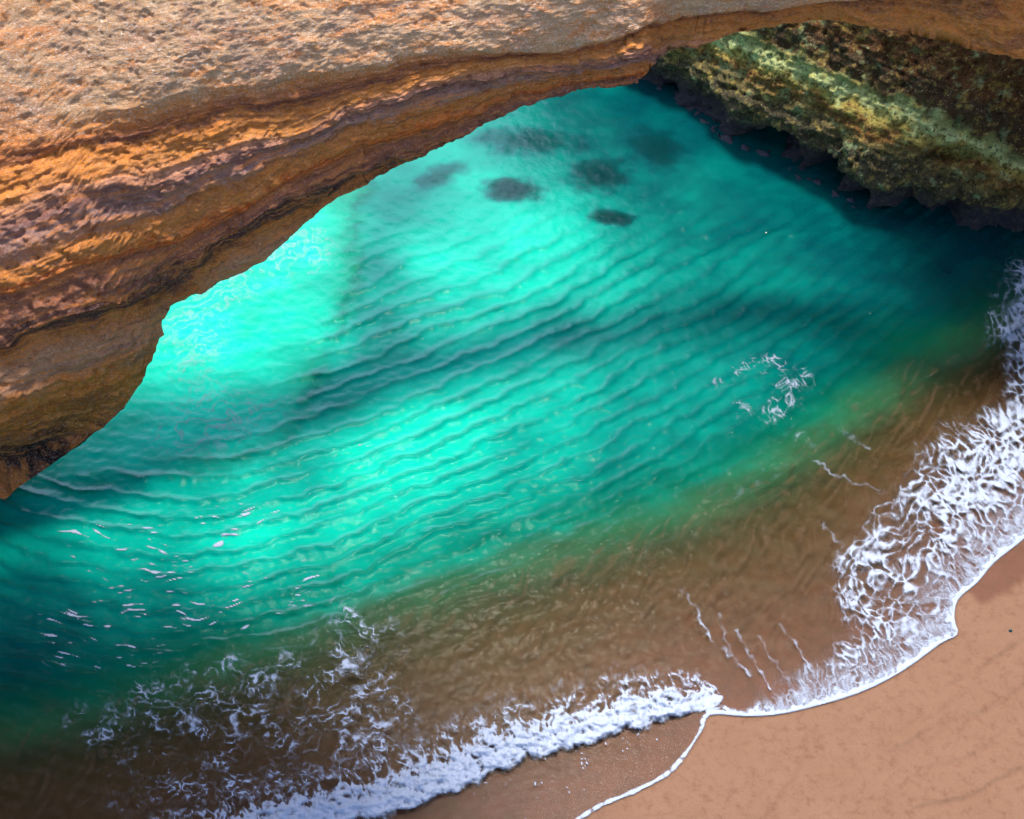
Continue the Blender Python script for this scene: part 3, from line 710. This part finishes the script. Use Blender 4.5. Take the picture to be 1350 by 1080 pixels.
# 4 strands behind the wave
wx = FX + 22 * fbm(FX / 60, FY / 60, 1.0, 3); wy = FY + 22 * fbm(FX / 60, FY / 60, 7.0, 3)
zone = np.clip(blob(465,840,55,75) + blob(500,930,40,60) + blob(425,975,85,45) + 0.9 * blob(235,925,90,45,-0.1) + 0.75 * blob(330,890,90,40) + 0.9 * blob(350,1030,130,45,-0.3) + 0.7 * blob(250,1050,110,30) + 0.5 * blob(150,960,60,40) + 0.45 * blob(300,950,200,70,-0.1), 0, 1)
cov = lacework(wx / 23 + 0.7 * fbm(FX / 14, FY / 14, 2, 2), wy / 15, 9, -0.18 + 0.22 * zone + 0.20 * fbm(FX / 40, FY / 30, 8.1, 3), 0.19) * sstep(0.10, 0.45, zone)
cov = cov * (0.55 + 0.5 * fbm(FX / 10, FY / 8, 3.1, 3))
foam('foam_strands', cov, 0.01, 'loose white foam strands drifting behind the breaking wave at lower left')
# 5 small ring patch
ex_, ey_ = (FX - 1008) / 58, (FY - 512) / 40
rr = np.hypot(ex_, ey_); ring = np.exp(-((rr - 0.85 + 0.3 * fbm(FX / 25, FY / 25, 4.2, 2)) / 0.30) ** 2) * (0.55 + 0.45 * np.clip(-ey_ + 0.3, -1, 1)) + 0.8 * blob(1030,515,14,40,0.2) + 0.9 * blob(1052,578,14,12) + 0.5 * blob(1000,545,40,30)
cov = lacework(wx / 13, wy / 9, 21, -0.2 + 0.30 * np.clip(ring, 0, 1) + 0.25 * fbm(FX / 22, FY / 16, 2.4, 3), 0.14) * sstep(0.15, 0.6, ring) * 0.42
foam('foam_ring', cov, 0.01, 'small broken ring of foam floating on dark teal water at right')
# 6 white dashes at left: foam with glints painted in
cc = FY + 14 * fbm(FX / 90, FY / 60, 0.4, 2) - np.interp(FX, _fx, _fy)
dash = noise(FX / 38, cc / 3.6, 1.5) + 0.5 * noise(FX / 15, cc / 2.6, 7.5) + 0.35 * fbm(FX / 60, cc / 26, 3.5, 2)
zone = np.clip(blob(180,725,120,40,0.1) + 0.9 * blob(300,690,70,30,-0.3) + 0.8 * blob(250,800,140,40,0.1) + 0.7 * blob(120,850,100,60,0.3) + 0.5 * blob(480,600,90,40,-0.4) + 0.5 * blob(420,760,90,40,-0.3), 0, 1)
cov = (dash - 0.78 + 0.36 * zone) * 3.0 * sstep(0.15, 0.6, zone)
foam('foam_glint_flecks', cov, 0.015, 'scattered white foam flecks and painted glints along wave crests at left')
# churned white water over the shelf
zone = np.clip(0.9 * blob(300,360,90,50,-0.4) + blob(290,560,120,40,-0.25) + 0.8 * blob(250,460,60,70) + 0.8 * blob(400,330,60,40), 0, 1)
wisp = ridged(wx / 34 + 0.5 * fbm(FX / 12, FY / 12, 2, 2), (wy + 0.3 * wx) / 13, 6.0, 4)
cov = (wisp - 0.56 + 0.22 * zone) * 0.55 * sstep(0.15, 0.7, zone)
foam('churned_foam', cov, 0.008, 'faint white churned wisps over the bright rock shelf beside the arch')
# 7 strands running off the lace and at the ledge
cov = np.zeros(FX.shape)
for pts, a in [([(900,775),(925,820),(935,840),(965,865),(990,890)],1),([(968,830),(985,855),(1005,890),(1015,910)],.9),([(1000,840),(1020,870),(1040,900)],.8),([(1030,825),(1050,850),(1062,875),(1075,890)],1),
               ([(1075,607),(1095,622),(1110,630),(1160,645)],.9),([(1110,565),(1135,585),(1150,592)],.7),([(950,810),(955,840),(975,880)],.6),([(1085,690),(1098,705),(1110,720)],.7)]:
    Q_ = smooth_poly(pts, 5); dd = polydist(FX + 5 * fbm(FX / 14, FY / 14, 3, 2), FY + 5 * fbm(FX / 14, FY / 14, 9, 2), Q_)[0]
    cov = np.maximum(cov, 0.6 * a * sstep(3.0, 0.3, dd) * (0.45 + 0.5 * fbm(FX / 18, FY / 18, 5, 3)))
foam('trailing_foam_threads', cov, 0.008, 'thin trailing foam threads between the lace and the broken wave')
# 8 fine bubbles on the thin wash film and shallows
zone = np.clip(blob(700,1020,190,60,-0.3) + 0.6 * blob(800,990,120,40) + 0.45 * blob(220,1020,200,60) + 0.25 * blob(800,780,160,60,-0.3), 0, 1)
bub = noise(FX / 3.2, FY / 3.2, 2.2) + 0.5 * fbm(FX / 26, FY / 26, 3, 2)
cov = (bub - 0.86 + 0.22 * zone) * 3.0 * sstep(0.15, 0.5, zone) * (FSD > 2)
foam('foam_bubbles', cov, 0.004, 'fine scattered foam bubbles on the thin wash over brown sand')

# ================================================================== small things
def blob_mesh(name, rx, ry, rz, seed, mat, amp=0.25):
    th, ph = np.meshgrid(np.linspace(0, 2 * np.pi, 25)[:-1], np.linspace(0.02, np.pi - 0.02, 14))
    d = np.stack([np.sin(ph) * np.cos(th), np.sin(ph) * np.sin(th), np.cos(ph)], -1)
    rad = 1 + amp * fbm(d[..., 0] * 1.6 + seed, d[..., 1] * 1.6, d[..., 2] * 1.6, 3)
    V = (d * rad[..., None] * np.array([rx, ry, rz])).reshape(-1, 3)
    n = 24; F = []
    for i in range(13):
        for j in range(n): F.append((i * n + j, i * n + (j + 1) % n, (i + 1) * n + (j + 1) % n, (i + 1) * n + j))
    return make_mesh(name, V, F, None, mat)
p = ground(np.array(1332.0), np.array(832.0), np.array(0.08))
zs = float(bed_depth(np.array([1332.0]), np.array([832.0]))[0][0])
p = ground(np.array(1332.0), np.array(832.0), np.array(zs))
o = link('pebble', blob_mesh('pebble', .04, .03, .03, 3, M_SUNK), label='tiny dark pebble lying on the smooth sand at right', cat='pebble'); o.location = (p[0], p[1], p[2] + 0.015)
p = ground(np.array(766.0), np.array(586.0), np.array(-0.1))  # pale foam-like blob, modelled as a stone
M_PALE = mat_rock('pale_patch', srgb(232,236,206), srgb(206,216,176), srgb(244,246,226), 6)
o = link('pale_patch', blob_mesh('pale_patch', .22, .24, .75, 11, M_PALE, 0.5), label='small pale foam-like patch showing through the rippled water near the centre', cat='stone'); o.location = (p[0], p[1], -0.80)
